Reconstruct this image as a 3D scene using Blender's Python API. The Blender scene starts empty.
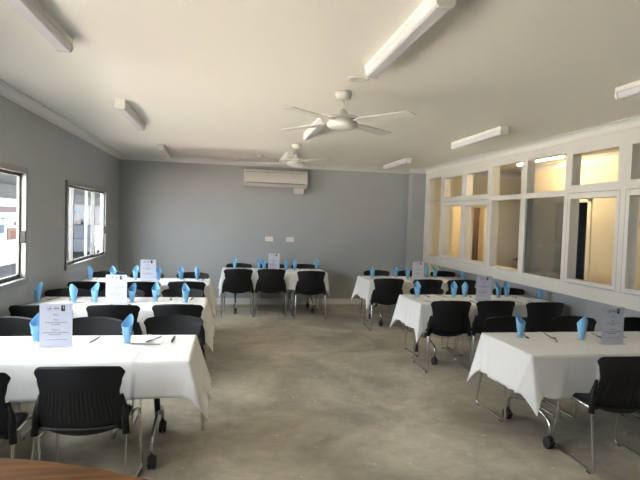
import bpy, bmesh, math, random
from mathutils import Vector, Matrix
random.seed(7)
S = bpy.context.scene
C = S.collection
PI = math.pi

# ------------------------------------------------------------------ camera
cam_d = bpy.data.cameras.new('camera'); cam = bpy.data.objects.new('camera', cam_d); C.objects.link(cam)
cam_d.sensor_fit = 'HORIZONTAL'; cam_d.sensor_width = 36.0; cam_d.lens = 510.35 * 36 / 640
cam_d.clip_start = 0.05; cam_d.clip_end = 200
yaw, pitch, roll = 0.1812, 0.0383, 0.0321
fw = Vector((math.sin(yaw) * math.cos(pitch), math.cos(yaw) * math.cos(pitch), -math.sin(pitch)))
rt = Vector((math.cos(yaw), -math.sin(yaw), 0)); up = rt.cross(fw)
rt2 = rt * math.cos(roll) + up * math.sin(roll); up2 = -rt * math.sin(roll) + up * math.cos(roll)
m = Matrix((rt2, up2, -fw)).transposed().to_4x4(); m.translation = Vector((0, 0, 1.6843))
cam.matrix_world = m
S.camera = cam

# ------------------------------------------------------------------ world, sun, exposure
w = bpy.data.worlds.new('sky'); S.world = w; w.use_nodes = True
bg = w.node_tree.nodes['Background']; bg.inputs[0].default_value = (0.86, 0.93, 1.0, 1); bg.inputs[1].default_value = 7.0
sun_d = bpy.data.lights.new('sun', 'SUN'); sun_d.energy = 62; sun_d.angle = math.radians(1.0); sun_d.color = (1.0, 0.95, 0.84)
sun = bpy.data.objects.new('sun', sun_d); C.objects.link(sun)
sun.rotation_euler = Vector((-0.50, 0.10, -0.86)).to_track_quat('-Z', 'Y').to_euler()
S.view_settings.view_transform = 'Standard'
S.view_settings.look = 'None'
S.view_settings.gamma = 1
S.view_settings.use_curve_mapping = False
S.view_settings.exposure = 1.3
S.cycles.transparent_max_bounces = 32
def portal(x, y, z, sx, sy, rot):
    d = bpy.data.lights.new('window_portal', 'AREA'); d.shape = 'RECTANGLE'; d.size = sx; d.size_y = sy
    d.cycles.is_portal = True
    o = bpy.data.objects.new('window_portal', d); C.objects.link(o); o.location = (x, y, z); o.rotation_euler = rot
    return o
portal(-2.2, 7.9, 1.53, 1.1, 2.1, (0, -PI / 2, 0))
portal(-2.2, 4.5, 1.53, 1.1, 2.1, (0, -PI / 2, 0))
portal(-2.2, 1.78, 1.53, 1.1, 2.1, (0, -PI / 2, 0))  # portal of the added, unseen window

# ------------------------------------------------------------------ materials
def mat(name, col, rough=0.6, metal=0.0, bump=0.0, bscale=40, noise=0.0, nscale=6, spec=0.5, coat=0.0):
    mt = bpy.data.materials.new(name); mt.use_nodes = True
    nt = mt.node_tree; b = nt.nodes['Principled BSDF']
    b.inputs['Base Color'].default_value = (*col, 1); b.inputs['Roughness'].default_value = rough
    b.inputs['Metallic'].default_value = metal; b.inputs['Specular IOR Level'].default_value = spec
    if coat: b.inputs['Coat Weight'].default_value = coat
    tc = nt.nodes.new('ShaderNodeTexCoord')
    if noise > 0:
        n = nt.nodes.new('ShaderNodeTexNoise'); n.inputs['Scale'].default_value = nscale; n.inputs['Detail'].default_value = 6
        nt.links.new(tc.outputs['Object'], n.inputs['Vector'])
        r = nt.nodes.new('ShaderNodeValToRGB')
        r.color_ramp.elements[0].position = 0.3; r.color_ramp.elements[1].position = 0.7
        r.color_ramp.elements[0].color = (*[c * (1 - noise) for c in col], 1)
        r.color_ramp.elements[1].color = (*[min(1, c * (1 + noise)) for c in col], 1)
        nt.links.new(n.outputs['Fac'], r.inputs['Fac']); nt.links.new(r.outputs['Color'], b.inputs['Base Color'])
    if bump > 0:
        n2 = nt.nodes.new('ShaderNodeTexNoise'); n2.inputs['Scale'].default_value = bscale; n2.inputs['Detail'].default_value = 4
        nt.links.new(tc.outputs['Object'], n2.inputs['Vector'])
        bp = nt.nodes.new('ShaderNodeBump'); bp.inputs['Strength'].default_value = bump; bp.inputs['Distance'].default_value = 0.01
        nt.links.new(n2.outputs['Fac'], bp.inputs['Height']); nt.links.new(bp.outputs['Normal'], b.inputs['Normal'])
    return mt
def emit(name, col, s):
    mt = bpy.data.materials.new(name); mt.use_nodes = True; nt = mt.node_tree
    b = nt.nodes['Principled BSDF']; b.inputs['Base Color'].default_value = (*col, 1)
    b.inputs['Emission Color'].default_value = (*col, 1); b.inputs['Emission Strength'].default_value = s
    return mt
def pane_glass(name, tint=(1, 1, 1), body=None, fac=0.0, ior=1.5):
    mt = bpy.data.materials.new(name); mt.use_nodes = True; nt = mt.node_tree; nt.nodes.clear()
    out = nt.nodes.new('ShaderNodeOutputMaterial'); tr = nt.nodes.new('ShaderNodeBsdfTransparent'); gl = nt.nodes.new('ShaderNodeBsdfGlossy')
    tr.inputs[0].default_value = (*tint, 1); gl.inputs['Roughness'].default_value = 0.03
    fr = nt.nodes.new('ShaderNodeFresnel'); fr.inputs[0].default_value = ior
    mx = nt.nodes.new('ShaderNodeMixShader')
    ge = nt.nodes.new('ShaderNodeNewGeometry'); ml = nt.nodes.new('ShaderNodeMath'); ml.operation = 'MULTIPLY_ADD'   # only the outer faces reflect
    fb = nt.nodes.new('ShaderNodeMath'); fb.operation = 'SUBTRACT'; fb.inputs[0].default_value = 1.0
    nt.links.new(ge.outputs['Backfacing'], fb.inputs[1]); nt.links.new(fr.outputs[0], ml.inputs[0]); nt.links.new(fb.outputs[0], ml.inputs[1]); ml.inputs[2].default_value = 0.0
    nt.links.new(ml.outputs[0], mx.inputs[0]); nt.links.new(gl.outputs[0], mx.inputs[2])
    src = tr.outputs[0]
    if body:
        df = nt.nodes.new('ShaderNodeBsdfDiffuse'); df.inputs[0].default_value = (*body, 1)
        m2 = nt.nodes.new('ShaderNodeMixShader'); m2.inputs[0].default_value = fac
        nt.links.new(tr.outputs[0], m2.inputs[1]); nt.links.new(df.outputs[0], m2.inputs[2]); src = m2.outputs[0]
    nt.links.new(src, mx.inputs[1]); nt.links.new(mx.outputs[0], out.inputs[0])
    return mt

M = {}
M['ceiling'] = mat('ceiling_paint', (0.84, 0.815, 0.745), 0.8, bump=0.04, bscale=120)
M['cornice'] = mat('cornice_paint', (0.72, 0.71, 0.68), 0.7)
M['wall'] = mat('grey_blue_wall_paint', (0.385, 0.402, 0.408), 0.65, bump=0.05, bscale=90, noise=0.02, nscale=2)
M['trimwhite'] = mat('white_gloss_paint', (0.66, 0.64, 0.60), 0.4, bump=0.02)
M['cream'] = mat('cream_wall_paint', (0.80, 0.70, 0.50), 0.6)
M['creamdoor'] = mat('cream_door_paint', (0.85, 0.78, 0.62), 0.45)
M['alu'] = mat('aluminium', (0.33, 0.32, 0.30), 0.4, metal=0.5, noise=0.04)
M['stile'] = mat('darkened_aluminium', (0.13, 0.13, 0.125), 0.5, metal=0.3)  # same aluminium, darkened to offset the strong daylight on the sashes
M['whiteplastic'] = mat('white_plastic', (0.78, 0.76, 0.72), 0.4)
M['aircon'] = mat('aged_white_plastic', (0.62, 0.60, 0.56), 0.45)
M['darkgap'] = mat('dark_gap', (0.12, 0.12, 0.11), 0.7)
M['fan'] = mat('fan_white', (0.72, 0.70, 0.64), 0.45)
M['diffuser'] = mat('prismatic_diffuser', (0.66, 0.65, 0.68), 0.3, bump=0.3, bscale=200)
M['black'] = mat('black_plastic', (0.009, 0.009, 0.009), 0.48, bump=0.05, bscale=400, spec=0.32)
M['rubber'] = mat('black_rubber', (0.015, 0.015, 0.016), 0.6)
M['chrome'] = mat('chrome', (0.72, 0.72, 0.70), 0.16, metal=1.0)
M['darksteel'] = mat('dark_steel', (0.03, 0.03, 0.035), 0.35, metal=0.4)
M['laminate'] = mat('grey_laminate', (0.45, 0.45, 0.44), 0.5)
M['steel'] = mat('cutlery_steel', (0.35, 0.34, 0.32), 0.22, metal=1.0)
M['paper'] = mat('white_paper', (0.78, 0.81, 0.90), 0.8)
M['ink'] = mat('grey_ink', (0.05, 0.05, 0.06), 0.8)
M['inklight'] = mat('pale_ink', (0.26, 0.26, 0.32), 0.8)
M['photo'] = mat('dark_photo_print', (0.03, 0.03, 0.04), 0.6)
M['napkin'] = mat('blue_paper_napkin', (0.22, 0.48, 0.74), 0.85, bump=0.15, bscale=60, noise=0.05)
M['handle'] = mat('bronze_handle', (0.08, 0.06, 0.04), 0.35, metal=0.7)
M['glass'] = pane_glass('window_glass')
M['greyglass'] = pane_glass('smoky_glass', (0.55, 0.54, 0.50), (0.20, 0.195, 0.165), 0.42, ior=1.7)
M['tumbler'] = pane_glass('clear_tumbler', (0.975, 0.98, 0.985), ior=1.25)
M['acrylic'] = pane_glass('clear_acrylic', (0.95, 0.95, 0.96), ior=1.3)
M['tube'] = emit('warm_fluorescent_tube', (1.0, 0.79, 0.50), 34)
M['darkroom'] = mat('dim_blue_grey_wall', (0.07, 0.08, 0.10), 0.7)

# cloth with pressed crease lines
def cloth_mat():
    mt = bpy.data.materials.new('white_tablecloth'); mt.use_nodes = True; nt = mt.node_tree; b = nt.nodes['Principled BSDF']
    b.inputs['Base Color'].default_value = (0.82, 0.81, 0.79, 1); b.inputs['Roughness'].default_value = 0.85
    b.inputs['Sheen Weight'].default_value = 0.15
    tc = nt.nodes.new('ShaderNodeTexCoord'); n = nt.nodes.new('ShaderNodeTexNoise'); n.inputs['Scale'].default_value = 9; n.inputs['Detail'].default_value = 5
    nt.links.new(tc.outputs['Object'], n.inputs['Vector'])
    bp = nt.nodes.new('ShaderNodeBump'); bp.inputs['Strength'].default_value = 0.35; bp.inputs['Distance'].default_value = 0.03
    nt.links.new(n.outputs['Fac'], bp.inputs['Height']); nt.links.new(bp.outputs['Normal'], b.inputs['Normal'])
    return mt
M['cloth'] = cloth_mat()

def floor_mat():
    mt = bpy.data.materials.new('worn_concrete'); mt.use_nodes = True; nt = mt.node_tree; b = nt.nodes['Principled BSDF']
    N, L = nt.nodes.new, nt.links.new
    tc = N('ShaderNodeTexCoord')
    def noise(sc, det, rough=0.6, dist=0.0):
        n = N('ShaderNodeTexNoise'); n.inputs['Scale'].default_value = sc; n.inputs['Detail'].default_value = det
        n.inputs['Roughness'].default_value = rough; n.inputs['Distortion'].default_value = dist
        L(tc.outputs['Object'], n.inputs['Vector']); return n
    def ramp(src, stops):
        r = N('ShaderNodeValToRGB'); e = r.color_ramp.elements
        e[0].position, e[0].color = stops[0][0], (*stops[0][1], 1); e[1].position, e[1].color = stops[-1][0], (*stops[-1][1], 1)
        for p, c in stops[1:-1]:
            x = e.new(p); x.color = (*c, 1)
        L(src, r.inputs['Fac']); return r
    n1 = noise(0.9, 8, 0.6, 0.6); r1 = ramp(n1.outputs['Fac'], [(0.34, (0.275, 0.25, 0.195)), (0.5, (0.42, 0.382, 0.295)), (0.64, (0.57, 0.52, 0.405))])
    n2 = noise(7, 8, 0.7, 0.3); r2 = ramp(n2.outputs['Fac'], [(0.3, (0.78, 0.78, 0.78)), (0.7, (1.15, 1.15, 1.15))])
    mu = N('ShaderNodeMixRGB'); mu.blend_type = 'MULTIPLY'; mu.inputs[0].default_value = 1; L(r1.outputs[0], mu.inputs[1]); L(r2.outputs[0], mu.inputs[2])
    n3 = noise(5.5, 3, 0.55, 1.2); r3 = ramp(n3.outputs['Fac'], [(0.72, (0, 0, 0)), (0.76, (1, 1, 1))])
    mx = N('ShaderNodeMixRGB'); L(r3.outputs[0], mx.inputs[0]); L(mu.outputs[0], mx.inputs[1]); mx.inputs[2].default_value = (0.68, 0.65, 0.57, 1)
    v = N('ShaderNodeTexVoronoi'); v.inputs['Scale'].default_value = 5.0; L(tc.outputs['Object'], v.inputs['Vector'])
    r4 = ramp(v.outputs['Distance'], [(0.055, (0.8, 0.8, 0.8)), (0.075, (0, 0, 0))])
    mx2 = N('ShaderNodeMixRGB'); L(r4.outputs[0], mx2.inputs[0]); L(mx.outputs[0], mx2.inputs[1]); mx2.inputs[2].default_value = (0.66, 0.63, 0.56, 1)
    L(mx2.outputs[0], b.inputs['Base Color'])
    rr = ramp(n2.outputs['Fac'], [(0.3, (0.5,) * 3), (0.7, (0.72,) * 3)]); L(rr.outputs[0], b.inputs['Roughness'])
    b.inputs['Specular IOR Level'].default_value = 0.35
    bp = N('ShaderNodeBump'); bp.inputs['Strength'].default_value = 0.15; bp.inputs['Distance'].default_value = 0.01
    L(n2.outputs['Fac'], bp.inputs['Height']); L(bp.outputs['Normal'], b.inputs['Normal'])
    return mt
M['floor'] = floor_mat()

def wood_mat():
    mt = bpy.data.materials.new('varnished_wood'); mt.use_nodes = True; nt = mt.node_tree; b = nt.nodes['Principled BSDF']
    N, L = nt.nodes.new, nt.links.new
    tc = N('ShaderNodeTexCoord'); mp = N('ShaderNodeMapping'); mp.inputs['Scale'].default_value = (1.2, 14, 14); mp.inputs['Rotation'].default_value = (0, 0, 0.38)
    L(tc.outputs['Object'], mp.inputs[0]); n = N('ShaderNodeTexNoise'); n.inputs['Scale'].default_value = 2.5; n.inputs['Detail'].default_value = 7
    L(mp.outputs[0], n.inputs['Vector']); r = N('ShaderNodeValToRGB'); e = r.color_ramp.elements
    e[0].position = 0.35; e[0].color = (0.070, 0.030, 0.009, 1); e[1].position = 0.65; e[1].color = (0.125, 0.056, 0.018, 1)
    L(n.outputs['Fac'], r.inputs[0]); L(r.outputs[0], b.inputs['Base Color']); b.inputs['Roughness'].default_value = 0.65; b.inputs['Specular IOR Level'].default_value = 0.06
    return mt
M['wood'] = wood_mat()

# ------------------------------------------------------------------ mesh helpers
class MB:
    def __init__(s): s.bm = bmesh.new()
    def box(s, x0, x1, y0, y1, z0, z1, bevel=0.0, rot=None):
        r = bmesh.ops.create_cube(s.bm, size=1.0); vs = r['verts']
        bmesh.ops.scale(s.bm, vec=(abs(x1 - x0), abs(y1 - y0), abs(z1 - z0)), verts=vs)
        if bevel:
            es = list({e for v in vs for e in v.link_edges})
            rr = bmesh.ops.bevel(s.bm, geom=es, offset=bevel, segments=2, affect='EDGES', profile=0.5)
            vs = list({v for f in rr['faces'] for v in f.verts} | {v for v in vs if v.is_valid})
        if rot: bmesh.ops.rotate(s.bm, cent=(0, 0, 0), matrix=rot, verts=vs)
        bmesh.ops.translate(s.bm, vec=((x0 + x1) / 2, (y0 + y1) / 2, (z0 + z1) / 2), verts=vs)
        return s
    def tube(s, pts, r, seg=8, smooth=0):
        pts = [Vector(p) for p in pts]
        if smooth: pts = round_path(pts, smooth)
        rings = []
        t0 = (pts[1] - pts[0]).normalized(); n = t0.orthogonal().normalized()
        for i, p in enumerate(pts):
            a = pts[max(i - 1, 0)]; b = pts[min(i + 1, len(pts) - 1)]
            t = (b - a).normalized(); n = (n - t * n.dot(t)).normalized(); bn = t.cross(n)
            rad = r[i] if isinstance(r, (list, tuple)) else r
            rings.append([s.bm.verts.new(p + (n * math.cos(2 * PI * k / seg) + bn * math.sin(2 * PI * k / seg)) * rad) for k in range(seg)])
        for a, b in zip(rings, rings[1:]):
            for k in range(seg):
                f = s.bm.faces.new((a[k], a[(k + 1) % seg], b[(k + 1) % seg], b[k])); f.smooth = True
        s.bm.faces.new(rings[0][::-1]); s.bm.faces.new(rings[-1])
        return s
    def lathe(s, prof, cx=0, cy=0, cz=0, seg=24, axis='z', cap=True, sx=1.0):
        rings = []
        for r, z in prof:
            ring = []
            for k in range(seg):
                a = 2 * PI * k / seg; u, v = r * math.cos(a), r * math.sin(a)
                if axis == 'z': p = (cx + u * sx, cy + v, cz + z)
                elif axis == 'x': p = (cx + z, cy + u, cz + v)
                else: p = (cx + u, cy + z, cz + v)
                ring.append(s.bm.verts.new(p))
            rings.append(ring)
        for a, b in zip(rings, rings[1:]):
            for k in range(seg):
                f = s.bm.faces.new((a[k], a[(k + 1) % seg], b[(k + 1) % seg], b[k])); f.smooth = True
        if cap:
            s.bm.faces.new(rings[0][::-1]); s.bm.faces.new(rings[-1])
        return s
    def prism(s, pts, vec):
        a = [s.bm.verts.new(p) for p in pts]; b = [s.bm.verts.new(Vector(p) + Vector(vec)) for p in pts]
        n = len(a)
        for k in range(n): s.bm.faces.new((a[k], a[(k + 1) % n], b[(k + 1) % n], b[k]))
        s.bm.faces.new(a[::-1]); s.bm.faces.new(b)
        return s
    def grid(s, nu, nv, fn, skip=None, smooth=True):
        vs = [[s.bm.verts.new(fn(i / nu, j / nv)) for j in range(nv + 1)] for i in range(nu + 1)]
        for i in range(nu):
            for j in range(nv):
                if skip and skip(i, j): continue
                f = s.bm.faces.new((vs[i][j], vs[i + 1][j], vs[i + 1][j + 1], vs[i][j + 1])); f.smooth = smooth
        return s
    def mesh(s, name):
        s.bm.verts.ensure_lookup_table()
        bmesh.ops.remove_doubles(s.bm, verts=s.bm.verts, dist=1e-5)
        loose = [v for v in s.bm.verts if not v.link_faces]
        bmesh.ops.delete(s.bm, geom=loose, context='VERTS')
        bmesh.ops.recalc_face_normals(s.bm, faces=s.bm.faces)
        me = bpy.data.meshes.new(name); s.bm.to_mesh(me); s.bm.free(); return me
    def build(s, name, material, parent=None):
        me = s.mesh(name); me.materials.append(material)
        o = bpy.data.objects.new(name, me); C.objects.link(o)
        if parent: o.parent = parent
        return o
def round_path(pts, r, n=4):
    out = [pts[0]]
    for i in range(1, len(pts) - 1):
        a, p, b = pts[i - 1], pts[i], pts[i + 1]
        d1 = (a - p); d2 = (b - p); q = min(r, d1.length * 0.49, d2.length * 0.49)
        s0 = p + d1.normalized() * q; s1 = p + d2.normalized() * q
        for k in range(n + 1):
            t = k / n; out.append(s0 * (1 - t) ** 2 + p * 2 * t * (1 - t) + s1 * t * t)
    out.append(pts[-1]); return out
def solid(o, th, off=0.0):
    md = o.modifiers.new('thickness', 'SOLIDIFY'); md.thickness = th; md.offset = off; return o
def empty(name, loc=(0, 0, 0), rz=0.0):
    o = bpy.data.objects.new(name, None); C.objects.link(o); o.location = loc; o.rotation_euler = (0, 0, rz); o.empty_display_size = 0.1; return o
def tag(o, label, cat, group=None, kind=None):
    o['label'] = label; o['category'] = cat
    if group: o['group'] = group
    if kind: o['kind'] = kind
    return o
def struct(o): o['kind'] = 'structure'; return o
KIDS = {}
def copy_tree(o, parent=None):
    c = o.copy(); C.objects.link(c); c.parent = parent
    for ch in list(o.children): copy_tree(ch, c)
    return c
FIRST = {}
def place(proto_fn, key, loc, rz, label, cat, group):
    if key not in FIRST:
        FIRST[key] = proto_fn(); o = FIRST[key]
    else:
        o = copy_tree(FIRST[key])
    o.location = loc; o.rotation_euler = (0, 0, rz)
    return tag(o, label, cat, group)

# ------------------------------------------------------------------ room shell
XL, XR, XW, YB, YF, H = -1.987, 3.93, 4.24, 10.03, -4.0, 2.785
struct(MB().box(-2.2, 4.3, YF - 0.1, YB + 0.15, -0.12, 0.0).build('floor', M['floor']))
struct(MB().box(-2.25, 4.34, YF - 0.1, YB + 0.15, H, H + 0.12).build('ceiling', M['ceiling']))
struct(MB().box(-2.2, 4.3, YB, YB + 0.12, 0, H).build('wall_back', M['wall']))
# left wall with three openings; the nearest is unseen, added for its light
WIN_L = [(0.75, 2.80, 0.96, 2.11), (3.43, 5.57, 0.96, 2.11), (6.83, 8.97, 0.955, 2.09)]
b = MB(); y = YF
for (a, c, z0, z1) in WIN_L:
    b.box(XL - 0.08, XL, y, a, 0, H); b.box(XL - 0.08, XL, a, c, 0, z0); b.box(XL - 0.08, XL, a, c, z1, H); y = c
b.box(XL - 0.08, XL, y, YB, 0, H)
struct(b.build('wall_left', M['wall']))
# wall behind the camera
b = MB().box(XL - 0.08, XW, YF - 0.12, YF, 0, H)
struct(b.build('wall_front', M['wall']))
# right-hand wall: dwarf wall, pier, painted timber glazing frame
struct(MB().box(XW, XW + 0.06, YF, YB, 0, 0.91).build('wall_right', M['wall']))
struct(MB().box(3.655, 4.30, 9.8, YB, 0, H).build('wall_right_pier', M['wall']))
# bays: y0, y1, upper z0 z1, lower z0 z1, casement?
BAYS = [(9.02, 9.61, 2.10, 2.567, 1.06, 2.08, False),
        (8.17, 8.90, 2.178, 2.532, 1.108, 2.028, True), (7.29, 8.00, 2.172, 2.54, 1.112, 2.02, True),
        (6.363, 7.15, 2.135, 2.577, 1.065, 2.07, False), (5.46, 6.25, 2.135, 2.577, 1.068, 2.067, False),
        (4.63, 5.342, 2.185, 2.54, 1.10, 2.03, True), (3.74, 4.455, 2.188, 2.54, 1.105, 2.03, True)]
T0, T1 = XR, XR + 0.115
b = MB(); b.box(T0, T1, YF, 9.8, 2.577, H); b.box(T0, XW + 0.06, YF, 9.8, 0.905, 1.055, bevel=0.006)
yy = 9.8
for (y0, y1, u0, u1, l0, l1, cs) in BAYS:
    b.box(T0, T1, y1, yy, 1.055, 2.577)
    if u1 < 2.577: b.box(T0, T1, y0, y1, u1, 2.577)
    b.box(T0, T1, y0, y1, 2.095 if cs else l1, u0)
    if not cs: b.box(T0, T1, y0, y1, 1.055, l0)
    yy = y0
b.box(T0, T1, YF, yy, 1.055, 2.577)
struct(b.build('wall_right_glazing_frame', M['trimwhite']))
wn = 4
for i, (y0, y1, u0, u1, l0, l1, cs) in enumerate(BAYS):
    e = struct(empty('window_%d' % wn, (0, 0, 0))); wn += 1
    xg = XR + 0.022
    gm = M['greyglass'] if i == 4 else M['glass']
    MB().box(xg, xg + 0.005, y0, y1, u0, u1).build('pane', M['glass'], e)
    MB().box(xg, xg + 0.005, y0, y1, l0, l1).build('pane', gm, e)
    if cs:   # casement sash with a shadow gap
        g = 0.006; z0, z1 = 1.06, 2.09
        s = MB(); xa, xb = XR + 0.003, XR + 0.10
        a0, a1 = y0, y1; ym0, ym1 = y0 - 0.05, y1 + 0.05
        s.box(xa, xb, y0, y1, z0, l0).box(xa, xb, y0, y1, l1, z1)
        s.build('sash', M['trimwhite'], e)
        gb = MB().box(XR - 0.001, XR + 0.002, ym0, ym1, 2.093, 2.097).box(XR - 0.001, XR + 0.002, ym0, ym1, 1.053, 1.057)
        gb.box(XR - 0.001, XR + 0.002, ym0 - 0.002, ym0 + 0.002, 1.055, 2.095).box(XR - 0.001, XR + 0.002, ym1 - 0.002, ym1 + 0.002, 1.055, 2.095)
        gb.build('shadow_gap', M['inklight'], e)
# cornices (cove profile)
def cove(n=5, d=0.09):
    P = [(0, 0), (0, -d), (0.012, -d)]
    for k in range(n + 1):
        a = PI / 2 * k / n; P.append((0.012 + (d - 0.024) * (1 - math.cos(a)), -d + 0.012 + (d - 0.024) * math.sin(a)))
    P += [(d, -0.012), (d, 0)]
    return P
tn = 1
def cornice(fn, vec, mat_=None):
    global tn
    o = MB().prism([fn(u, v) for u, v in cove()], vec).build('trim_%d' % tn, mat_ or M['cornice']); tn += 1; return struct(o)
cornice(lambda u, v: (XL + u, YF, H + v), (0, YB - YF, 0))
cornice(lambda u, v: (XL, YB - u, H + v), (XR + 0.2 - XL, 0, 0))
cornice(lambda u, v: (XR - u, YF, H + v), (0, 9.8 - YF, 0))
cornice(lambda u, v: (3.57, 9.8 - u, H + v), (XR - 3.57, 0, 0))
struct(MB().box(XL, 3.655, YB - 0.016, YB, 0, 0.12, bevel=0.003).build('baseboard_back', M['cornice']))
struct(MB().box(XL, XL + 0.016, YF, YB - 0.016, 0, 0.12, bevel=0.003).build('baseboard_left', M['cornice']))
struct(MB().box(XW - 0.016, XW, YF, 9.8, 0, 0.12, bevel=0.003).build('baseboard_right', M['cornice']))

# left aluminium windows
def alu_window(n, y0, y1, z0, z1, mulls):
    e = struct(empty('window_%d' % n, (0, 0, 0)))
    xo, xi = XL - 0.065, XL + 0.022; t = 0.055
    f = MB().box(xo, xi, y0, y0 + t, z0, z1, .003).box(xo, xi, y1 - t, y1, z0, z1, .003).box(xo, xi, y0, y1, z1 - t, z1, .003).box(xo, xi + 0.01, y0 - 0.01, y1 + 0.01, z0, z0 + t, .003)
    f.build('frame', M['alu'], e)
    prev = y0 + t; k = 0
    for ym in mulls + [y1 - t]:
        xs = XL - 0.025 - 0.027 * (k % 2)
        s = MB().box(xs, xs + 0.025, prev, prev + 0.035, z0 + t, z1 - t).box(xs, xs + 0.025, ym - 0.035, ym, z0 + t, z1 - t)
        s.box(xs, xs + 0.025, prev, ym, z0 + t, z0 + t + 0.04).box(xs, xs + 0.025, prev, ym, z1 - t - 0.03, z1 - t)
        sash = s.build('sash', M['stile'], e)
        MB().box(xs + 0.010, xs + 0.014, prev + 0.03, ym - 0.03, z0 + t + 0.03, z1 - t - 0.03).build('pane', M['glass'], sash)
        prev = ym - 0.035; k += 1
    MB().box(XL - 0.02, XL + 0.03, y1 - t - 0.03, y1 - t - 0.008, (z0 + z1) / 2 - 0.17, (z0 + z1) / 2 - 0.05, .004).build('latch', M['black'], e)
    return e
alu_window(1, *WIN_L[0], [1.10, 2.45]); alu_window(2, *WIN_L[1], [4.45]); alu_window(3, *WIN_L[2], [7.22, 8.30])  # the window at the camera end is unseen, added to let light in

# ------------------------------------------------------------------ room beyond the glazing
X2 = 5.45
struct(MB().box(4.3, 7.6, 1.0, 11.5, -0.12, 0.0).build('floor_next_room', M['floor']))
struct(MB().box(4.34, 7.6, 1.0, 11.5, H, H + 0.12).build('ceiling_next_room', M['ceiling']))
b = MB().box(X2, X2 + 0.1, 1.0, 6.98, 0, H).box(X2, X2 + 0.1, 7.74, 8.85, 0, H).box(X2, X2 + 0.1, 6.98, 7.74, 2.1, H)
struct(b.build('wall_next_room_side', M['cream']))
b = MB().box(4.05, 4.50, 9.70, 9.85, 0, H).box(4.86, 4.96, 9.75, 9.85, 0, 2.05).box(5.26, 7.5, 9.75, 9.85, 0, H).box(4.50, 5.26, 9.75, 9.85, 2.05, H)
struct(b.build('wall_next_room_end', M['cream']))
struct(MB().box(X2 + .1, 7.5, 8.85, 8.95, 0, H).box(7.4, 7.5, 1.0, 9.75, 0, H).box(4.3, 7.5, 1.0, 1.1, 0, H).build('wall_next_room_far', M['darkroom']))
struct(MB().box(4.3, 7.5, 11.4, 11.5, 0, H).box(4.2, 4.3, 10.15, 11.4, 0, H).box(7.4, 7.5, 9.85, 11.4, 0, H).build('wall_next_room_rear', M['cream']))
cornice(lambda u, v: (X2 - u, 1.1, H + v), (0, 7.75, 0))
cornice(lambda u, v: (4.3, 9.75 - u, H + v), (3.1, 0, 0))
def architrave(n, pts_boxes):
    b = MB()
    for q in pts_boxes: b.box(*q)
    return struct(b.build('trim_%d' % n, M['creamdoor']))
architrave(20, [(X2 - 0.02, X2, 6.90, 6.98, 0, 2.17), (X2 - 0.02, X2, 7.74, 7.83, 0, 2.17), (X2 - 0.02, X2, 6.90, 7.83, 2.10, 2.18)])
architrave(21, [(X2 - 0.02, X2, 6.06, 6.16, 0, 2.17), (X2 - 0.02, X2, 5.30, 6.16, 2.10, 2.18), (X2 - 0.02, X2, 5.20, 5.30, 0, 2.17)])
architrave(22, [(4.86, 4.96, 9.73, 9.75, 0, 2.12), (4.50, 5.33, 9.73, 9.75, 2.05, 2.13), (5.26, 5.33, 9.73, 9.75, 0, 2.12)])
architrave(23, [(5.40, 5.47, 9.73, 9.75, 0, 2.17), (6.25, 6.33, 9.73, 9.75, 0, 2.17), (5.40, 6.33, 9.73, 9.75, 2.12, 2.18)])
dr = struct(MB().box(5.47, 6.02, 9.70, 9.74, 0.02, 2.12).build('door_2', M['creamdoor']))
hb = MB().lathe([(0.026, 0), (0.026, -0.012), (0.01, -0.016), (0.01, -0.05)], 5.955, 9.70, 1.01, 14, 'y').tube([(5.955, 9.652, 1.01), (5.84, 9.652, 1.01)], 0.009)
hb.build('door_handle', M['handle'], dr)
dr = struct(MB().box(X2 - 0.012, X2 - 0.001, 5.30, 6.06, 0.02, 2.10).build('door_3', M['cream']))
def batten(name='ceiling_light', lit=False, L=1.24):
    e = empty(name)
    # local: length along y, hangs down from z=0
    MB().box(-0.046, 0.046, -L / 2, L / 2, -0.035, 0, .004).build('housing', M['whiteplastic'], e)
    n = 10
    P = [(-0.042, -0.035), (-0.048, -0.05), (-0.043, -0.078), (-0.033, -0.088), (0.033, -0.088), (0.043, -0.078), (0.048, -0.05), (0.042, -0.035)]
    if lit:
        MB().tube([(0, -L / 2 + 0.03, -0.055), (0, L / 2 - 0.03, -0.055)], 0.02, 10).build('tube', M['tube'], e)
    else:
        MB().prism([(x, -L / 2 + 0.018, z) for x, z in P], (0, L - 0.036, 0)).build('diffuser', M['diffuser'], e)
    P2 = [(-0.049, 0)] + [(x * 1.07, z * 1.03) for x, z in P] + [(0.049, 0)]
    for s in (-1, 1):
        MB().prism([(x, s * L / 2 - 0.009, z) for x, z in P2], (0, 0.018, 0)).build('end_cap', M['whiteplastic'], e)
    return e
e = batten(lit=True); e.location = (4.77, 7.21, H)
tag(e, 'lit warm fluorescent batten light seen through the internal glazing', 'light')
e = copy_tree(e); e.location = (4.95, 10.65, H); e.rotation_euler = (0, 0, PI / 2)
tag(e, 'lit warm batten light in the bright far room behind the internal glazing', 'light')
M['curtain'] = mat('brown_fabric', (0.20, 0.12, 0.08), 0.9)
b = MB()
b.grid(40, 2, lambda i, j: Vector((5.60 + 0.34 * i, 11.34 + 0.02 * math.sin(i * 40), 0.15 + 2.2 * j)))
e = solid(b.build('curtain', M['curtain']), 0.004); tag(e, 'brown hanging curtain in the bright far room behind the internal glazing', 'curtain')
names = {0: 'left', 1: 'middle', 2: 'right'}; rows = {0: 'nearest', 1: 'middle', 2: 'farthest'}
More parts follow.
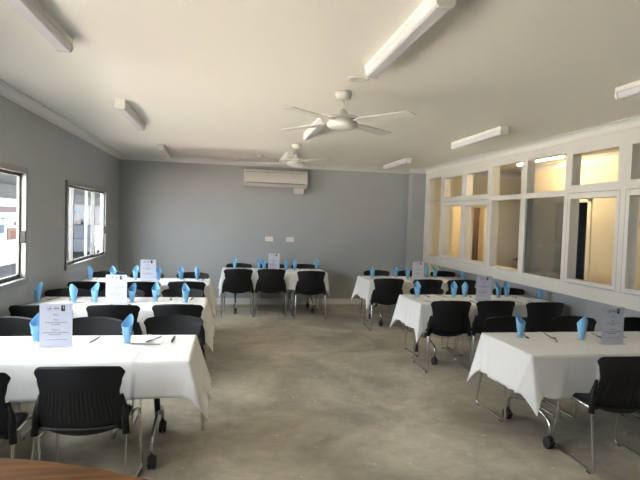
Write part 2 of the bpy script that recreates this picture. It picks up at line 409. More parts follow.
lab = {(0, 0): 'white batten light cut off by the top left corner of the photo',
       (0, 1): 'long white batten light between camera and nearer fan, at top centre',
       (0, 2): 'white batten light cut off by the right edge above the glazing',
       (1, 0): 'white batten light above the left windows, second in the left row',
       (1, 1): 'white batten light half hidden behind the blades of the nearer fan',
       (1, 2): 'white batten light right of the nearer fan, beside internal glazing',
       (2, 0): 'smallest white batten light near the back left corner of the ceiling',
       (2, 1): 'white batten light hidden behind the farther ceiling fan',
       (2, 2): 'white batten light at the back right, close to the rear wall'}
for r, yc in enumerate((2.90, 5.84, 8.86)):
    for c, xc in enumerate((-1.04, 0.975, 2.98)):
        place(batten, 'batten', (xc, yc, H), 0, lab[(r, c)], 'light', 'unlit batten lights on the ceiling')

# ------------------------------------------------------------------ ceiling fans
def fan():
    e = empty('ceiling_fan')
    MB().lathe([(0.0, 0), (0.068, 0), (0.072, -0.02), (0.062, -0.06), (0.03, -0.072), (0, -0.074)], seg=24, cap=False).build('canopy', M['fan'], e)
    MB().tube([(0, 0, -0.06), (0, 0, -0.20)], 0.011, 10).build('downrod', M['fan'], e)
    MB().lathe([(0.0, -0.15), (0.02, -0.15), (0.035, -0.17), (0.045, -0.205), (0.13, -0.215), (0.135, -0.225), (0.10, -0.235), (0.0, -0.235)], seg=28, cap=False).build('motor_top', M['fan'], e)
    MB().lathe([(0.0, -0.232), (0.115, -0.232), (0.12, -0.255), (0.135, -0.27), (0.135, -0.288), (0.115, -0.305), (0.07, -0.32), (0.0, -0.326)], seg=28, cap=False).build('motor', M['fan'], e)
    for k in range(4):
        a = math.radians(39 + 90 * k); R = Matrix.Rotation(a, 3, 'Z')
        b = MB()
        b.box(0.09, 0.22, -0.02, 0.02, -0.256, -0.250, .001)
        br = b.build('blade_arm', M['fan'], None)
        b = MB(); Rt = Matrix.Rotation(math.radians(-6), 3, 'X')
        P = [(0.17, -0.05), (0.20, -0.062), (0.66, -0.066), (0.685, -0.05), (0.685, 0.05), (0.66, 0.066), (0.20, 0.062), (0.17, 0.05)]
        b.prism([Rt @ Vector((x, y, 0.0)) + Vector((0, 0, -0.262)) for x, y in P], (0, 0, 0.006))
        bl = b.build('blade', M['fan'], e); bl.rotation_euler = (0, 0, a)
        br.parent = bl
    return e
place(fan, 'fan', (0.95, 4.29, H), 0, 'larger white four-blade ceiling fan nearest the camera', 'fan', 'white ceiling fans')
place(fan, 'fan', (0.972, 7.47, H), math.radians(-3), 'smaller-looking white ceiling fan farther back, near the air conditioner', 'fan', 'white ceiling fans')
e = MB().lathe([(0.0, 0), (0.085, 0), (0.085, -0.006), (0.07, -0.012), (0.035, -0.012), (0.03, -0.008), (0, -0.008)], 0.968, 3.86, H, 28, cap=False).build('ceiling_vent', M['aircon'])
tag(e, 'round flat white ceiling disc in front of the nearer fan', 'ceiling vent')
e = MB().lathe([(0.0, 0), (0.06, 0), (0.06, -0.02), (0.045, -0.035), (0, -0.037)], 0.53, 9.0, H, 24, cap=False).build('smoke_detector', M['whiteplastic'])
tag(e, 'small round white smoke detector on ceiling beside the farther fan', 'smoke detector')

# ------------------------------------------------------------------ back wall fittings
e = empty('air_conditioner', (0.905, YB, 2.47))
b = MB(); P = [(0, -0.16), (0, 0.16), (-0.17, 0.16), (-0.20, 0.13), (-0.215, 0.0), (-0.20, -0.10), (-0.13, -0.16)]
b.prism([(-0.605, yv, zv) for yv, zv in P], (1.21, 0, 0)); b.build('casing', M['aircon'], e)
MB().box(-0.56, 0.56, -0.213, -0.2, -0.105, -0.095).build('panel_seam', M['darkgap'], e)
b = MB().box(-0.52, 0.52, -0.2, -0.10, -0.135, -0.128); b.bm.verts.ensure_lookup_table()
b.build('louvre', M['whiteplastic'], e)
b = MB()
for k in range(4): b.box(-0.57, 0.57, -0.175 + k * 0.035, -0.165 + k * 0.035, 0.160, 0.163)
b.box(-0.59, 0.59, -0.216, -0.19, 0.098, 0.104)
b.build('intake_grille', M['darkgap'], e)
tag(e, 'long white split air conditioner mounted high on the back wall', 'air conditioner')
e = MB().box(1.27, 1.465, YB - 0.07, YB, 2.18, 2.30, .006).build('pipe_cover_box', M['aircon'])
tag(e, 'small white pipe cover box under right end of air conditioner', 'box')
def outlet():
    e = empty('wall_outlet')
    MB().box(-0.075, 0.075, -0.012, 0, -0.045, 0.045, .003).build('plate', M['whiteplastic'], e)
    for s in (-1, 1):
        MB().box(s * 0.035 - 0.012, s * 0.035 + 0.012, -0.014, -0.011, -0.02, 0.01).build('socket', M['aircon'], e)
        MB().box(s * 0.035 - 0.008, s * 0.035 + 0.008, -0.017, -0.011, 0.018, 0.034).build('switch', M['whiteplastic'], e)
    return e
place(outlet, 'outlet', (0.82, YB, 1.29), 0, 'white double power outlet on back wall, left of the pair', 'outlet', 'outlets on back wall')
place(outlet, 'outlet', (1.235, YB, 1.29), 0, 'white double power outlet on back wall, right of the pair', 'outlet', 'outlets on back wall')

# ------------------------------------------------------------------ tables
def table(L):
    e = empty('folding_table')   # origin: floor, table centre
    MB().box(-L / 2 + 0.004, L / 2 - 0.004, -0.371, 0.371, 0.716, 0.740, .004).build('tabletop', M['laminate'], e)
    MB().tube([(-L / 2 + 0.24, 0, 0.66), (L / 2 - 0.24, 0, 0.66)], 0.018).build('crossbar', M['darksteel'], e)
    for s in (-1, 1):
        xl = s * (L / 2 - 0.26); xf = s * (L / 2 - 0.235)
        lg = MB().box(xl - 0.025, xl + 0.025, -0.32, 0.32, 0.690, 0.716, .004).box(xl - 0.03, xl + 0.03, -0.045, 0.045, 0.60, 0.69, .004).tube([(xl, 0, 0.69), (xl + s * 0.01, 0, 0.45), (xf, 0, 0.26)], 0.022, 10).build('leg', M['darksteel'], e)
        for q in (-1, 1):
            ft = MB().tube([(xf, 0, 0.30), (xf, q * 0.06, 0.265), (xf, q * 0.24, 0.225), (xf, q * 0.29, 0.19), (xf, q * 0.295, 0.085)], 0.014, 8, smooth=0.05).build('foot', M['chrome'], lg)
            cw = MB()
            for d in (-1, 1):
                cw.lathe([(0.012, 0), (0.040, 0.0), (0.045, 0.004), (0.045, 0.016), (0.040, 0.020), (0.012, 0.020)], xf + (0.006 if d > 0 else -0.024), q * 0.295 + 0.012, 0.045, 18, 'x')
            cw.box(xf - 0.015, xf + 0.015, q * 0.295 - 0.02, q * 0.295 + 0.02, 0.055, 0.09, .006).box(xf - 0.018, xf + 0.018, q * 0.295 - 0.055, q * 0.295 - 0.01, 0.06, 0.072, .003)
            cw.build('castor', M['rubber'], lg)
    return e

def tablecloth(x0, x1, y0, y1, dF, dB, dL, dR, creases, seed):
    rnd = random.Random(seed); zt = 0.7445
    L, W = x1 - x0, y1 - y0
    def axis(n0, total, n1):
        st = 0.022
        a = [-n0 + n0 * k / max(1, round(n0 / st)) for k in range(max(1, round(n0 / st)))]
        a += [total * k / round(total / 0.012) for k in range(round(total / 0.012) + 1)]
        a += [total + n1 * k / max(1, round(n1 / st)) for k in range(1, max(1, round(n1 / st)) + 1)]
        return a
    U, V = axis(dL, L, dR), axis(dF, W, dB)
    ph = [rnd.uniform(0, 6.28) for _ in range(8)]
    wall_l, wall_r = x0 < -1.9, x1 > 4.0
    def wave(t, k): return 0.5 * math.sin(7 * t + ph[k]) + 0.35 * math.sin(17 * t + ph[k + 1]) + 0.15 * math.sin(31 * t + ph[k + 2])
    def P(u, v):
        ox = u if u < 0 else (u - L if u > L else 0); oy = v if v < 0 else (v - W if v > W else 0)
        bx, by = min(max(u, 0), L), min(max(v, 0), W)
        r = math.hypot(ox, oy)
        if r < 1e-9:
            cr = 0.0
            for c in creases: cr += 0.005 * math.exp(-((u - c) / 0.012) ** 2)
            cr += 0.003 * math.exp(-((v - W / 2) / 0.010) ** 2)
            return Vector((x0 + bx, y0 + by, zt + cr + 0.0012 * wave(u * 1.3 + v * 2, 4) + 0.0012))
        dx, dy = ox / r, oy / r
        sgx = -1 if ox < 0 else 1; sgy = -1 if oy < 0 else 1
        wall = (x0 < -1.9 and u <= 0) or (x1 > 4.0 and u >= L)
        TE, TF, LEAN = (math.radians(q_) for q_ in {1: (32, 8, 0), 7: (17, 20, 12)}.get(seed, (19, 11, 0)))       # how far the skirts are pulled aside next to a hanging corner
        fl = 0.045; fle = {1: 0.30, 2: 0.26, 3: 0.26, 4: 0.12}.get(seed, 0.10)
        if wall: fle = 0.03
        lean = (LEAN if sgy < 0 else -0.15) if seed >= 5 else 0.0
        if ox and oy:          # corner: a flap hanging point-down, shared between the two skirts
            ph_ = math.degrees(math.atan2(abs(oy), abs(ox)))
            if ph_ < 45:
                th = TE * (1 - ph_ / 45); lx, ly = -sgx * math.sin(lean * ph_ / 45) * r, -sgy * math.sin(th) * r
            else:
                th = lean + (TF - lean) * (ph_ - 45) / 45; lx, ly = -sgx * math.sin(th) * r, 0
            k = math.sin(math.radians(2 * ph_))
            h = r; cp, sp = math.cos(math.radians(ph_)), math.sin(math.radians(ph_)); nx_, ny_ = sgx * cp * (fle + 0.03 * k), sgy * sp * (fl + 0.03 * k)
            dz = r * math.cos(th) * math.sqrt(1 - (fle * cp) ** 2)
            px, py = x0 + bx + lx + nx_ * h, y0 + by + ly + ny_ * h
        elif ox:               # end skirt
            e0, e1 = v, W - v
            th = TE * (math.exp(-e0 / 0.20) - math.exp(-e1 / 0.20))
            h = r * (fle + 0.05 * math.exp(-min(e0, e1) / 0.2) * math.sin(min(e0, e1) * 40) + 0.05 * wave(v * 1.6, 0)) 
            px, py = x0 + bx + sgx * h, y0 + by + r * math.sin(th); dz = r * math.cos(th) * math.sqrt(1 - fle ** 2)
        else:
            e0, e1 = u, L - u
            g0 = 0 if wall_l else math.exp(-e0 / 0.13); g1 = 0 if wall_r else math.exp(-e1 / 0.13)
            th = TF * (g0 - g1)
            cz = sum(0.07 * math.exp(-((u - c) / 0.014) ** 2) for c in creases)
            h = r * (fl + cz + 0.035 * wave(u * 1.1, 1 if oy < 0 else 3))
            px, py = x0 + bx + r * math.sin(th), y0 + by + sgy * h; dz = r * math.cos(th)
        q = min(r / 0.012, 1)
        px += dx * 0.004 * q; py += dy * 0.004 * q
        if x0 < -1.9: px = max(px, XL + 0.002)
        if x1 > 4.0: px = min(px, XW - 0.006)
        return Vector((px, py, zt - dz))
    b = MB(); vs = [[b.bm.verts.new(P(u, v)) for v in V] for u in U]
    for i in range(len(U) - 1):
        for j in range(len(V) - 1):
            f = b.bm.faces.new((vs[i][j], vs[i + 1][j], vs[i + 1][j + 1], vs[i][j + 1])); f.smooth = True
    o = b.build('tablecloth', M['cloth'])
    solid(o, 0.0015, 1.0)
    return o

# ------------------------------------------------------------------ chairs
def chair():
    e = empty('stacking_chair')   # origin floor, faces +y
    ZT = 0.822
    # backrest: (s in -1..1, t in 0..1)
    prof = [(0.0, 0.250), (0.18, 0.250), (0.36, 0.240), (0.50, 0.223), (0.62, 0.216), (0.78, 0.228), (0.92, 0.247), (1.0, 0.250)]
    def hw(t):
        for (a, wa), (c, wc) in zip(prof, prof[1:]):
            if t <= c: k = (t - a) / (c - a); k = k * k * (3 - 2 * k); return wa + (wc - wa) * k
        return prof[-1][1]
    NU, NV = 78, 28
    def fb(i, j):
        sx = 2 * i - 1; t = j
        zb = 0.462 - 0.062 * (1 - abs(sx) ** 2.2)              # lower edge bows down
        zt_ = ZT + 0.008 - 0.022 * sx * sx
        corner = max(0, abs(sx) - 0.84) / 0.16
        z = zb + (zt_ - zb) * t - (0.030 * corner ** 2.2) * max(0, (t - 0.8) / 0.2)
        x = hw((z - 0.40) / (ZT - 0.40)) * sx
        y = -0.17 - 0.095 * t + 0.072 * sx * sx * (0.4 + 0.6 * t) - 0.02 * math.sin(PI * t)
        I, J = round(i * NU), round(j * NV)
        if 9 <= I <= NU - 9 and 6 <= J <= 18 and (I - 9) % 4 in (0, 1): y += 0.0045   # vertical grooves
        return Vector((x, y, z))
    bk = MB().grid(NU, NV, fb).build('backrest', M['black'], e); solid(bk, 0.007)
    def fs(i, j):
        sx = 2 * i - 1; v = 2 * j - 1
        rx = 0.232 * (1 - 0.10 * max(0, v) ** 3); x = sx * rx
        y = 0.012 + 0.215 * v * (1 - 0.10 * sx ** 4) 
        z = 0.455 + 0.012 * sx * sx - 0.035 * max(0, v - 0.55) ** 1.5 * 2.2 - 0.012 * max(0, -v - .6) 
        if abs(sx) > 0.9: z -= 0.02 * (abs(sx) - 0.9) / 0.1
        return Vector((x, y, z))
    st = MB().grid(18, 18, fs).build('seat', M['black'], e); solid(st, 0.014, -1)
    for s in (-1, 1):
        # chrome sled side: rear leg, runner, front leg, seat rail
        MB().tube([(s * 0.246, -0.160, 0.47), (s * 0.251, -0.168, 0.42), (s * 0.266, -0.25, 0.010), (s * 0.266, 0.25, 0.010), (s * 0.250, 0.195, 0.425), (s * 0.235, 0.12, 0.432), (s * 0.235, -0.15, 0.432)], 0.0095, 8, smooth=0.04).build('leg', M['chrome'], e)
        MB().tube([(s * 0.222, -0.168, 0.64), (s * 0.240, -0.160, 0.54), (s * 0.251, -0.168, 0.405)], [0.010, 0.022, 0.021], 10).build('bracket', M['black'], e)
        for yy in (-0.20, 0.19):
            MB().box(s * 0.266 - 0.011, s * 0.266 + 0.011, yy - 0.02, yy + 0.02, 0.0, 0.012).build('glide', M['rubber'], e)
    for yy in (-0.13, 0.14):
        MB().tube([(-0.24, yy, 0.425), (0.24, yy, 0.425)], 0.008, 8).build('crossbar', M['chrome'], e)
    return e

# ------------------------------------------------------------------ table-top things
def napkin_fn(seed):
    def f():
        rnd = random.Random(seed)
        pk = rnd.uniform(-0.5, 0.5); fl = rnd.uniform(0.75, 1.0); hgt = rnd.uniform(0.198, 0.212)
        def g(i, j):
            a = (i - 0.5) * 2 * PI * 1.10        # wraps a little past one turn; i = 0.5 is the tall back point
            tent = max(0.0, 1 - abs(a - pk * 0.3) / PI)
            top = 0.118 + (hgt - 0.118) * tent ** 1.9
            z = 0.006 + (top - 0.006) * j
            r = (0.0175 + 0.165 * z) * (1 + 0.10 * math.cos(3 * a)) + 0.0012 * i
            return Vector((r * math.sin(a), r * math.cos(a) * fl, z))
        return solid(MB().grid(24, 6, g, smooth=False).build('napkin', M['napkin']), 0.0012)
    return f
def tumbler():
    P = [(0.0, 0.0), (0.031, 0.0), (0.0325, 0.004), (0.0425, 0.085), (0.0415, 0.085), (0.0313, 0.006), (0.0, 0.006)]
    return MB().lathe(P, seg=20, cap=False).build('drinking_glass', M['tumbler'])
def cut_shape(kind):
    def f():
        b = MB()
        if kind == 'knife':
            P = [(-0.006, -0.11), (0.006, -0.11), (0.007, -0.02), (0.010, 0.0), (0.010, 0.075), (0.004, 0.105), (-0.006, 0.09), (-0.006, 0.0), (-0.005, -0.02)]
            b.prism([(x, y, 0.0) for x, y in P], (0, 0, 0.004))
        else:
            P = [(-0.007, -0.10), (0.007, -0.10), (0.0035, -0.01), (0.004, 0.02), (0.012, 0.035), (0.013, 0.05), (-0.013, 0.05), (-0.012, 0.035), (-0.004, 0.02), (-0.0035, -0.01)]
            b.prism([(x, y, 0.0) for x, y in P], (0, 0, 0.004))
            for k in range(4):
                x = -0.0115 + k * 0.0066; b.box(x - 0.0015, x + 0.0030, 0.05, 0.092, 0.0, 0.0035)
        return b.build(kind, M['steel'])
    return f
def text_mesh(txt, size, x, z, y, material, parent, name='printed_heading'):
    cu = bpy.data.curves.new(name, 'FONT'); cu.body = txt; cu.size = size; cu.align_x = 'CENTER'; cu.resolution_u = 2; cu.extrude = 0.0002
    t = bpy.data.objects.new(name, cu); C.objects.link(t)
    bpy.context.view_layer.update()
    me = bpy.data.meshes.new_from_object(t.evaluated_get(bpy.context.evaluated_depsgraph_get()))
    bpy.data.objects.remove(t)
    me.transform(Matrix.Rotation(PI / 2, 4, 'X')); me.transform(Matrix.Translation((x, y, z))); me.materials.clear(); me.materials.append(material)
    o = bpy.data.objects.new(name, me); C.objects.link(o); o.parent = parent; return o
def menu_sign():
    e = empty('menu_stand')
    MB().box(-0.109, 0.109, -0.0035, -0.0022, 0.003, 0.306).box(-0.109, 0.109, 0.0022, 0.0035, 0.003, 0.306).box(-0.109, 0.109, -0.04, 0.04, 0.0, 0.003).build('acrylic_holder', M['acrylic'], e)
    pg = MB().box(-0.105, 0.105, -0.001, 0.001, 0.005, 0.302).build('menu_sheet', M['paper'], e)
    y = -0.0012
    text_mesh('Menu', 0.016, 0, 0.222, y, M['ink'], pg); text_mesh('Main', 0.015, 0, 0.187, y, M['ink'], pg); text_mesh('Dessert', 0.015, 0, 0.117, y, M['ink'], pg)
    rnd = random.Random(3)
    def line(z, x0, x1, m=None, name='printed_line', h=0.005):
        b = MB(); x = x0
        while x < x1 - 0.004:
            wd = min(rnd.uniform(0.008, 0.024), x1 - x); b.box(x, x + wd, y - 0.0004, y, z, z + h); x += wd + 0.004
        b.build(name, m or M['inklight'], pg)
    line(0.170, -0.068, 0.070); line(0.156, -0.03, 0.03); line(0.100, -0.082, 0.080); line(0.086, -0.045, 0.042)
    line(0.052, -0.07, 0.075, h=0.003)
    b = MB()   # left emblem: ring with a peak
    pts = [(-0.042 + 0.017 * math.cos(2 * PI * k / 20), y - 0.0004, 0.272 + 0.015 * math.sin(2 * PI * k / 20)) for k in range(21)]
    b.tube(pts, 0.001, 4); b.prism([(-0.052, y - 0.0005, 0.264), (-0.030, y - 0.0005, 0.266), (-0.038, y - 0.0005, 0.280)], (0, 0.0004, 0)); b.build('logo', M['inklight'], pg)
    b = MB().box(-0.014, 0.006, y - 0.0005, y, 0.268, 0.276).box(0.008, 0.022, y - 0.0005, y, 0.266, 0.272)
    pts = [(0.0 + 0.014 * math.cos(2 * PI * k / 20), y - 0.0004, 0.272 + 0.013 * math.sin(2 * PI * k / 20)) for k in range(21)]
    b.tube(pts, 0.0009, 4); b.build('logo', M['inklight'], pg)
    b = MB().box(0.032, 0.057, y - 0.0005, y, 0.252, 0.270).box(0.032, 0.044, y - 0.0005, y, 0.270, 0.292).box(0.050, 0.057, y - 0.0005, y, 0.270, 0.292).box(0.044, 0.050, y - 0.0005, y, 0.284, 0.292)
    b.build('logo', M['photo'], pg)
    return e

# ------------------------------------------------------------------ layout
ZC = 0.748
TABLES = [   # key, name, x0, x1, y0, drops(F,B,L,R), creases, near chairs, far chairs, napkins, sign
 ('front left', -1.95, -0.218, 3.374, (0.235, 0.22, 0.10, 0.37), [0.30, 1.375],
  [(-0.795, 3.04, -2, 'right-hand'), (-1.38, 2.95, 1, 'left-hand')], [(-1.715, 4.46, 2), (-1.06, 4.44, -2), (-0.42, 4.52, 1)],
  [(-1.32, 3.92), (-0.69, 3.86)], (-1.145, 3.77, 2)),
 ('second left', -1.95, -0.210, 5.2975, (0.30, 0.30, 0.10, 0.34), [0.30, 1.40],
  [(-1.71, 5.07, 0), (-1.05, 5.09, 1), (-0.45, 5.12, -1)], [(-1.72, 6.14, 2), (-1.15, 6.15, 0), (-0.495, 6.23, -2)],
  [(-1.90, 5.67), (-1.54, 5.61), (-1.34, 5.65), (-0.97, 5.66), (-0.74, 5.73), (-0.42, 5.66)], (-1.12, 5.60, 0)),
 ('third left', -1.95, -0.2225, 7.12, (0.30, 0.30, 0.10, 0.34), [0.35, 1.40],
  [(-1.71, 6.82, 0), (-1.08, 6.87, 1), (-0.50, 6.92, -1)], [(-1.70, 8.03, 2), (-1.15, 7.96, 0), (-0.50, 8.04, -2)],
  [(-1.86, 7.56), (-1.54, 7.47), (-1.27, 7.65), (-0.94, 7.52), (-0.64, 7.67), (-0.41, 7.69)], (-1.085, 7.55, 0)),
 ('back centre', -0.0547, 1.7915, 8.9274, (0.30, 0.30, 0.32, 0.32), [0.45, 1.40],
  [(0.20, 8.69, 3), (0.775, 8.74, 0), (1.44, 8.53, -1)], [(0.25, 9.74, 1), (0.87, 9.80, 0), (1.48, 9.80, -2)],
  [(0.16, 9.5), (0.60, 9.45), (0.68, 9.25), (1.08, 9.22), (1.25, 9.30), (1.70, 9.55)], (0.865, 9.35, 0)),
 ('third right', 2.26, 4.12, 7.816, (0.32, 0.32, 0.32, 0.10), [0.45, 1.40],
  [(2.50, 7.54, -2), (3.11, 7.47, -1), (3.66, 7.45, 0)], [(2.65, 8.78, 1), (3.26, 8.78, 0), (3.90, 8.78, 0)],
  [(2.39, 8.14), (2.86, 8.33), (3.00, 8.13), (3.41, 8.31), (3.54, 8.25), (4.04, 8.22)], (3.155, 8.05, 3)),
 ('second right', 2.25, 4.12, 5.6167, (0.32, 0.32, 0.32, 0.10), [0.45, 1.40],
  [(2.54, 5.39, -1), (3.10, 5.41, 0), (3.67, 5.31, -1)], [(2.67, 6.51, 1), (3.27, 6.50, 0), (3.88, 6.53, 0)],
  [(2.39, 6.10), (2.89, 6.11), (3.04, 6.11), (3.50, 6.09), (3.67, 6.18), (4.05, 6.02)], (3.195, 5.91, 2)),
 ('front right', 2.222, 4.12, 3.36, (0.32, 0.32, 0.32, 0.10), [0.555, 1.40],
  [(2.785, 3.03, -3)], [(2.64, 4.44, 1), (3.325, 4.44, -1), (3.95, 4.36, 0)],
  [(2.46, 3.90), (2.96, 3.79)], (3.13, 3.65, 3)),
]
ordn3 = ['leftmost', 'middle', 'rightmost']
ti = 0
for (key, x0, x1, y0, dr, crs, near, far, naps, sign) in TABLES:
    W = 0.75; ti += 1; L = x1 - x0
    tb = table(min(L, 1.82) if x0 > 0 else L)
    Lt = min(L, 1.82) if x0 > 0 else L
    tb.location = (x0 + Lt / 2, y0 + W / 2, 0)
    tag(tb, 'castor-legged folding table under the cloth, %s table in the room' % key, 'table', 'folding tables')
    cl = tablecloth(x0, x0 + Lt, y0, y0 + W, *dr, crs, ti)
    tag(cl, 'creased white cloth draped over the %s table' % key, 'tablecloth', 'white tablecloths')
    n = len(near)
    onn = sorted(range(n), key=lambda i: near[i][0])
    for r, i in enumerate(onn):
        c = near[i]; pos = ordn3[r] if n == 3 else ('' if n == 1 else ('left-hand', 'right-hand')[r])
        lb = 'black plastic chair with its back to the camera, %s at the %s table' % (pos, key) if pos else 'black plastic chair with slotted back, near side of the %s table' % key
        place(chair, 'chair', (c[0], c[1] + 0.225, 0), math.radians(c[2]), lb, 'chair', 'black stacking chairs at the tables')
    for i, c in enumerate(far):
        place(chair, 'chair', (c[0], c[1] - 0.25, 0), math.radians(180 + c[2]), 'black plastic chair facing the camera, %s behind the %s table' % (ordn3[i], key), 'chair', 'black stacking chairs at the tables')
    nn = len(naps)
    if nn == 6: nm = ['leftmost', 'second from left', 'third from left', 'third from right', 'second from right', 'rightmost']
    else: nm = ['left', 'right']
    for i, (nx, ny) in enumerate(naps):
        k = (i * 7 + ti * 3) % 4
        place(napkin_fn(11 + k), 'napkin%d' % k, (nx, ny, ZC + 0.0055), random.uniform(-0.5, 0.5) + (PI if (i + ti) % 5 == 3 else 0),
              'blue paper napkin folded upright in a glass, %s on the %s table' % (nm[i], key), 'napkin', 'blue folded napkins')
        place(tumbler, 'tumbler', (nx, ny, ZC), 0, 'clear glass holding a blue napkin, %s on the %s table' % (nm[i], key), 'glass', 'drinking glasses')
    place(menu_sign, 'menu', (sign[0], sign[1], ZC), math.radians(sign[2]), 'white printed menu card in clear stand on the %s table' % key, 'menu card', 'menu cards')
    # cutlery for each place
    seats = [(c[0], 1) for c in far] + ([(c[0], -1) for c in near] if n == 3 else [])
    cnt = 0
    seatn = ['leftmost far', 'middle far', 'rightmost far', 'leftmost near', 'middle near', 'rightmost near']
    for i, (cx, sd) in enumerate(seats):
        for kd, dx in (('fork', -0.10 * sd), ('knife', 0.12 * sd)):
            px = min(max(cx + dx, x0 + 0.10), x1 - 0.16); py = y0 + W / 2 + sd * 0.215
            if any(math.hypot(px - a, py - c) < 0.05 for a, c in naps): px += 0.055
            if abs(px - sign[0]) < 0.13 and abs(py - sign[1]) < 0.12: py = sign[1] + (0.17 if sd > 0 else -0.17)
            rz = (0 if sd < 0 else PI) + random.uniform(-0.5, 0.5)
            place(cut_shape(kd), kd, (px, py, ZC + 0.0012), rz, 'steel %s lying at the %s place of the %s table' % (kd, seatn[i], key), kd, 'cutlery on the tables')
# extra loose cutlery seen on the two front tables
for kd, x, yv, rz, lb in (('fork', 2.72, 3.80, -0.5, 'steel fork by left napkin, crossing the other on the front right table'),
                          ('knife', -0.56, 3.80, 1.45, 'steel knife lying sideways by the right napkin, front left table')):
    place(cut_shape(kd), kd, (x, yv, ZC + 0.006), rz, lb, kd, 'cutlery on the tables')

# ------------------------------------------------------------------ foreground wooden table (near the camera)
e = empty('wooden_table', (-0.75, 1.6, 0))
cx, cy, R_ = -1.2 + 0.75, 0.296 - 1.6, 1.80
P = []
for k in range(25):
    a = math.radians(112 - k * 60 / 24); P.append((cx + R_ * math.cos(a), cy + R_ * math.sin(a)))
a0, a1 = P[0], P[-1]
P += [(a1[0] - 0.05, a1[1] - 0.35), (a0[0] + 0.0, a0[1] - 0.55)]
b = MB().prism([(x, y, 0.722) for x, y in P], (0, 0, 0.038)); b.build('tabletop', M['wood'], e)
for (x, y) in ((P[2][0] + .08, P[2][1] - 0.12), (P[22][0] - 0.06, P[22][1] - 0.12), (a1[0] - 0.14, a1[1] - 0.30), (a0[0] + 0.08, a0[1] - 0.48)):
    MB().box(x - 0.03, x + 0.03, y - 0.03, y + 0.03, 0.0, 0.722, .004).build('leg', M['wood'], e)
tag(e, 'varnished brown wooden table at the bottom left corner of photo', 'table')

# ------------------------------------------------------------------ outside the left windows
M['ground'] = mat('pale_paving', (0.52, 0.49, 0.43), 0.9, noise=0.08, nscale=2)
M['outdim'] = mat('toned_white_render', (0.16, 0.16, 0.165), 0.8)  # white render darkened in colour so the daylit wall does not blow out
M['outbright'] = mat('toned_white_render', (0.55, 0.55, 0.55), 0.8)  # same render, brighter so the nearer window looks overexposed
M['outgrey'] = mat('grey_cladding', (0.045, 0.046, 0.045), 0.8)
M['poster_dark'] = mat('maroon_sign', (0.05, 0.008, 0.012), 0.6)
M['poster_blue'] = mat('blue_sign', (0.012, 0.04, 0.09), 0.6)
M['poster_cyan'] = mat('cyan_sign', (0.03, 0.13, 0.2), 0.6)
M['poster_org'] = mat('orange_goods', (0.12, 0.045, 0.02), 0.6)
M['poster_grn'] = mat('green_goods', (0.02, 0.09, 0.04), 0.6)
M['carwhite'] = mat('silver_car_paint', (0.13, 0.155, 0.18), 0.45)
M['carred'] = mat('red_car_paint', (0.20, 0.09, 0.09), 0.5)
M['carglass'] = mat('car_window', (0.015, 0.03, 0.05), 0.35)
struct(MB().box(-40, -2.2, -15, 60, -0.80, -0.60).build('ground', M['ground']))
M['ground_dark'] = mat('darkened_ground', (0.05, 0.05, 0.05), 0.9, noise=0.1)  # dark colour that dims the ground beneath the carport
struct(MB().box(-9, -2.4, 12.2, 47, -0.60, -0.59).build('ground_dark_slab', M['ground_dark']))  # slab added over the paving to cut the brightness outside
e = empty('shop_building', (-9.0, 24, -0.60))
MB().box(-4.0, 0, 4.5, 26, 0, 2.78).build('wall', M['outdim'], e)
MB().box(-4.0, 0, -20, 4.5, 0, 2.78).build('wall', M['outbright'], e)
MB().box(-4.0, 0.25, -20, 26, 2.78, 3.9).build('fascia', M['outgrey'], e)
def sgn(y0, y1, z0, z1, m, name='sign'): MB().box(0.005, 0.03, y0 - 24, y1 - 24, z0 + .60, z1 + .60).build(name, M[m], e)
sgn(22.2, 24.6, 1.60, 1.85, 'poster_dark'); sgn(22.6, 23.0, 1.30, 1.40, 'poster_grn'); sgn(22.3, 22.9, 0.75, 1.1, 'poster_blue')
sgn(23.2, 24.3, 0.45, 0.95, 'poster_org'); sgn(23.9, 24.5, 1.05, 1.2, 'poster_dark'); sgn(22.0, 22.3, 0.5, 0.9, 'poster_cyan')
sgn(32.9, 34.0, 1.62, 1.80, 'poster_cyan'); sgn(34.0, 37.5, 0.80, 1.32, 'poster_blue'); sgn(33.2, 34.6, 0.9, 1.2, 'poster_dark'); sgn(40.0, 43.0, 1.5, 1.9, 'poster_cyan')
tag(e, 'white walled shop with grey fascia outside the left windows', 'building')
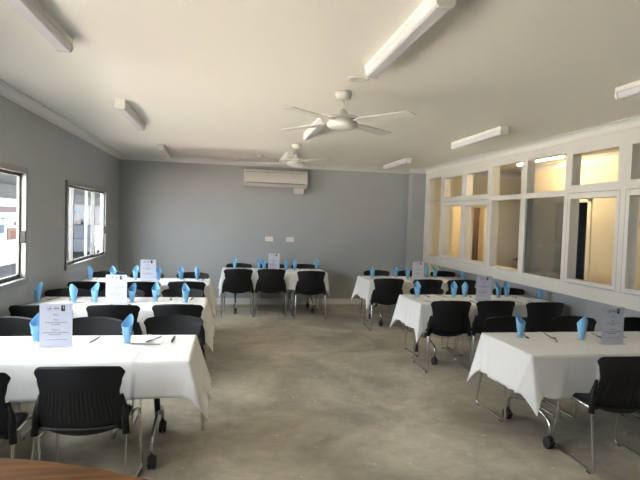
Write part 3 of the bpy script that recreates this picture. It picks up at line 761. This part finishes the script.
def car(name, L, Wd, Hh, paint, wagon=True):
    e = empty(name)
    hw_, b = Wd / 2, MB()
    P = [(-L / 2, 0.35), (-L / 2, 0.95), (-L / 2 + 0.1, 1.02), (L / 2 - 1.2, 1.02), (L / 2 - 0.15, 0.88), (L / 2, 0.7), (L / 2, 0.35)]
    b.prism([(-hw_, y, z) for y, z in P], (Wd, 0, 0)); bd = b
    bd.build('body', paint, e)
    t = 0.12; y0, y1 = -L / 2 + 0.12, L / 2 - 1.25
    b = MB(); c0 = [b.bm.verts.new(p) for p in ((-hw_ + .04, y0, 1.02), (hw_ - .04, y0, 1.02), (hw_ - .04, y1, 1.02), (-hw_ + .04, y1, 1.02))]
    c1 = [b.bm.verts.new(p) for p in ((-hw_ + t, y0 + .12, Hh), (hw_ - t, y0 + .12, Hh), (hw_ - t, y1 - 0.6, Hh), (-hw_ + t, y1 - 0.6, Hh))]
    for k in range(4): b.bm.faces.new((c0[k], c0[(k + 1) % 4], c1[(k + 1) % 4], c1[k]))
    b.bm.faces.new(c1); b.bm.faces.new(c0[::-1]); b.build('cabin', paint, e)
    n = 3; ya, yb = y0 + 0.18, y1 - 0.65
    for sd in (-1, 1):
        for k in range(n):
            p0 = ya + (yb - ya) * k / n + 0.05; p1 = ya + (yb - ya) * (k + 1) / n - 0.05
            b = MB(); z0, z1 = 1.08, Hh - 0.10
            f0 = (z0 - 1.02) / (Hh - 1.02); f1 = (z1 - 1.02) / (Hh - 1.02); xa = hw_ - .04 - (t - .04) * f0; xb = hw_ - .04 - (t - .04) * f1
            b.prism([(sd * xa, p0, z0), (sd * xa, p1 + 0.1 * (k == n - 1), z0), (sd * xb, p1, z1), (sd * xb, p0, z1)], (sd * 0.012, 0, 0))
            b.build('side_window', M['carglass'], e)
    b = MB(); b.prism([(-hw_ + .12, y1 - 0.03, 1.07), (hw_ - .12, y1 - 0.03, 1.07), (hw_ - .18, y1 - 0.55, Hh - 0.06), (-hw_ + .18, y1 - 0.55, Hh - 0.06)], (0, 0.02, 0.012)); b.build('windscreen', M['carglass'], e)
    for sd in (-1, 1):
        for yw in (-L / 2 + 0.8, L / 2 - 0.8):
            wh = MB().lathe([(0.0, -0.1), (0.25, -0.1), (0.33, -0.08), (0.34, 0.0), (0.33, 0.08), (0.25, 0.1), (0.0, 0.1)], sd * (hw_ - 0.09), yw, 0.34, 24, 'x', cap=False).build('wheel', M['rubber'], e)
            MB().lathe([(0.0, 0), (0.2, 0), (0.2, 0.012), (0, 0.02)], sd * (hw_ - 0.09) + (0.10 if sd > 0 else -0.12), yw, 0.34, 16, 'x', cap=False).build('hubcap', M['alu'], wh)
    return e
e = empty('carport', (-7.0, 28, -0.60))
MB().box(-1.74, 4.6, -16, 19, 3.35, 3.47).build('roof', M['outgrey'], e)  # roof stretched to the house to keep everything beneath in shade
for k in range(5): MB().box(1.70, 1.77, -15.9 + 8.5 * k, -15.83 + 8.5 * k, 0, 3.35).build('post', M['alu'], e)
tag(e, 'grey roofed carport over the parked cars outside the farther left window', 'carport')
e = car('car', 4.6, 1.8, 1.65, M['carwhite']); e.location = (-7.5, 29.3, -0.59); tag(e, 'silver four-wheel-drive car parked outside the farther left window', 'car')
e = car('car', 4.4, 1.75, 1.50, M['outdim']); e.location = (-7.6, 35.2, -0.59); tag(e, 'pale car parked behind the silver one outside the farther left window', 'car')
e = car('car', 4.4, 1.75, 1.42, M['carred']); e.location = (-4.1, 6.75, -0.15); e.location = (-4.1, 6.75, -0.60); tag(e, 'red car outside the nearer left window, mostly hidden by the sill', 'car')
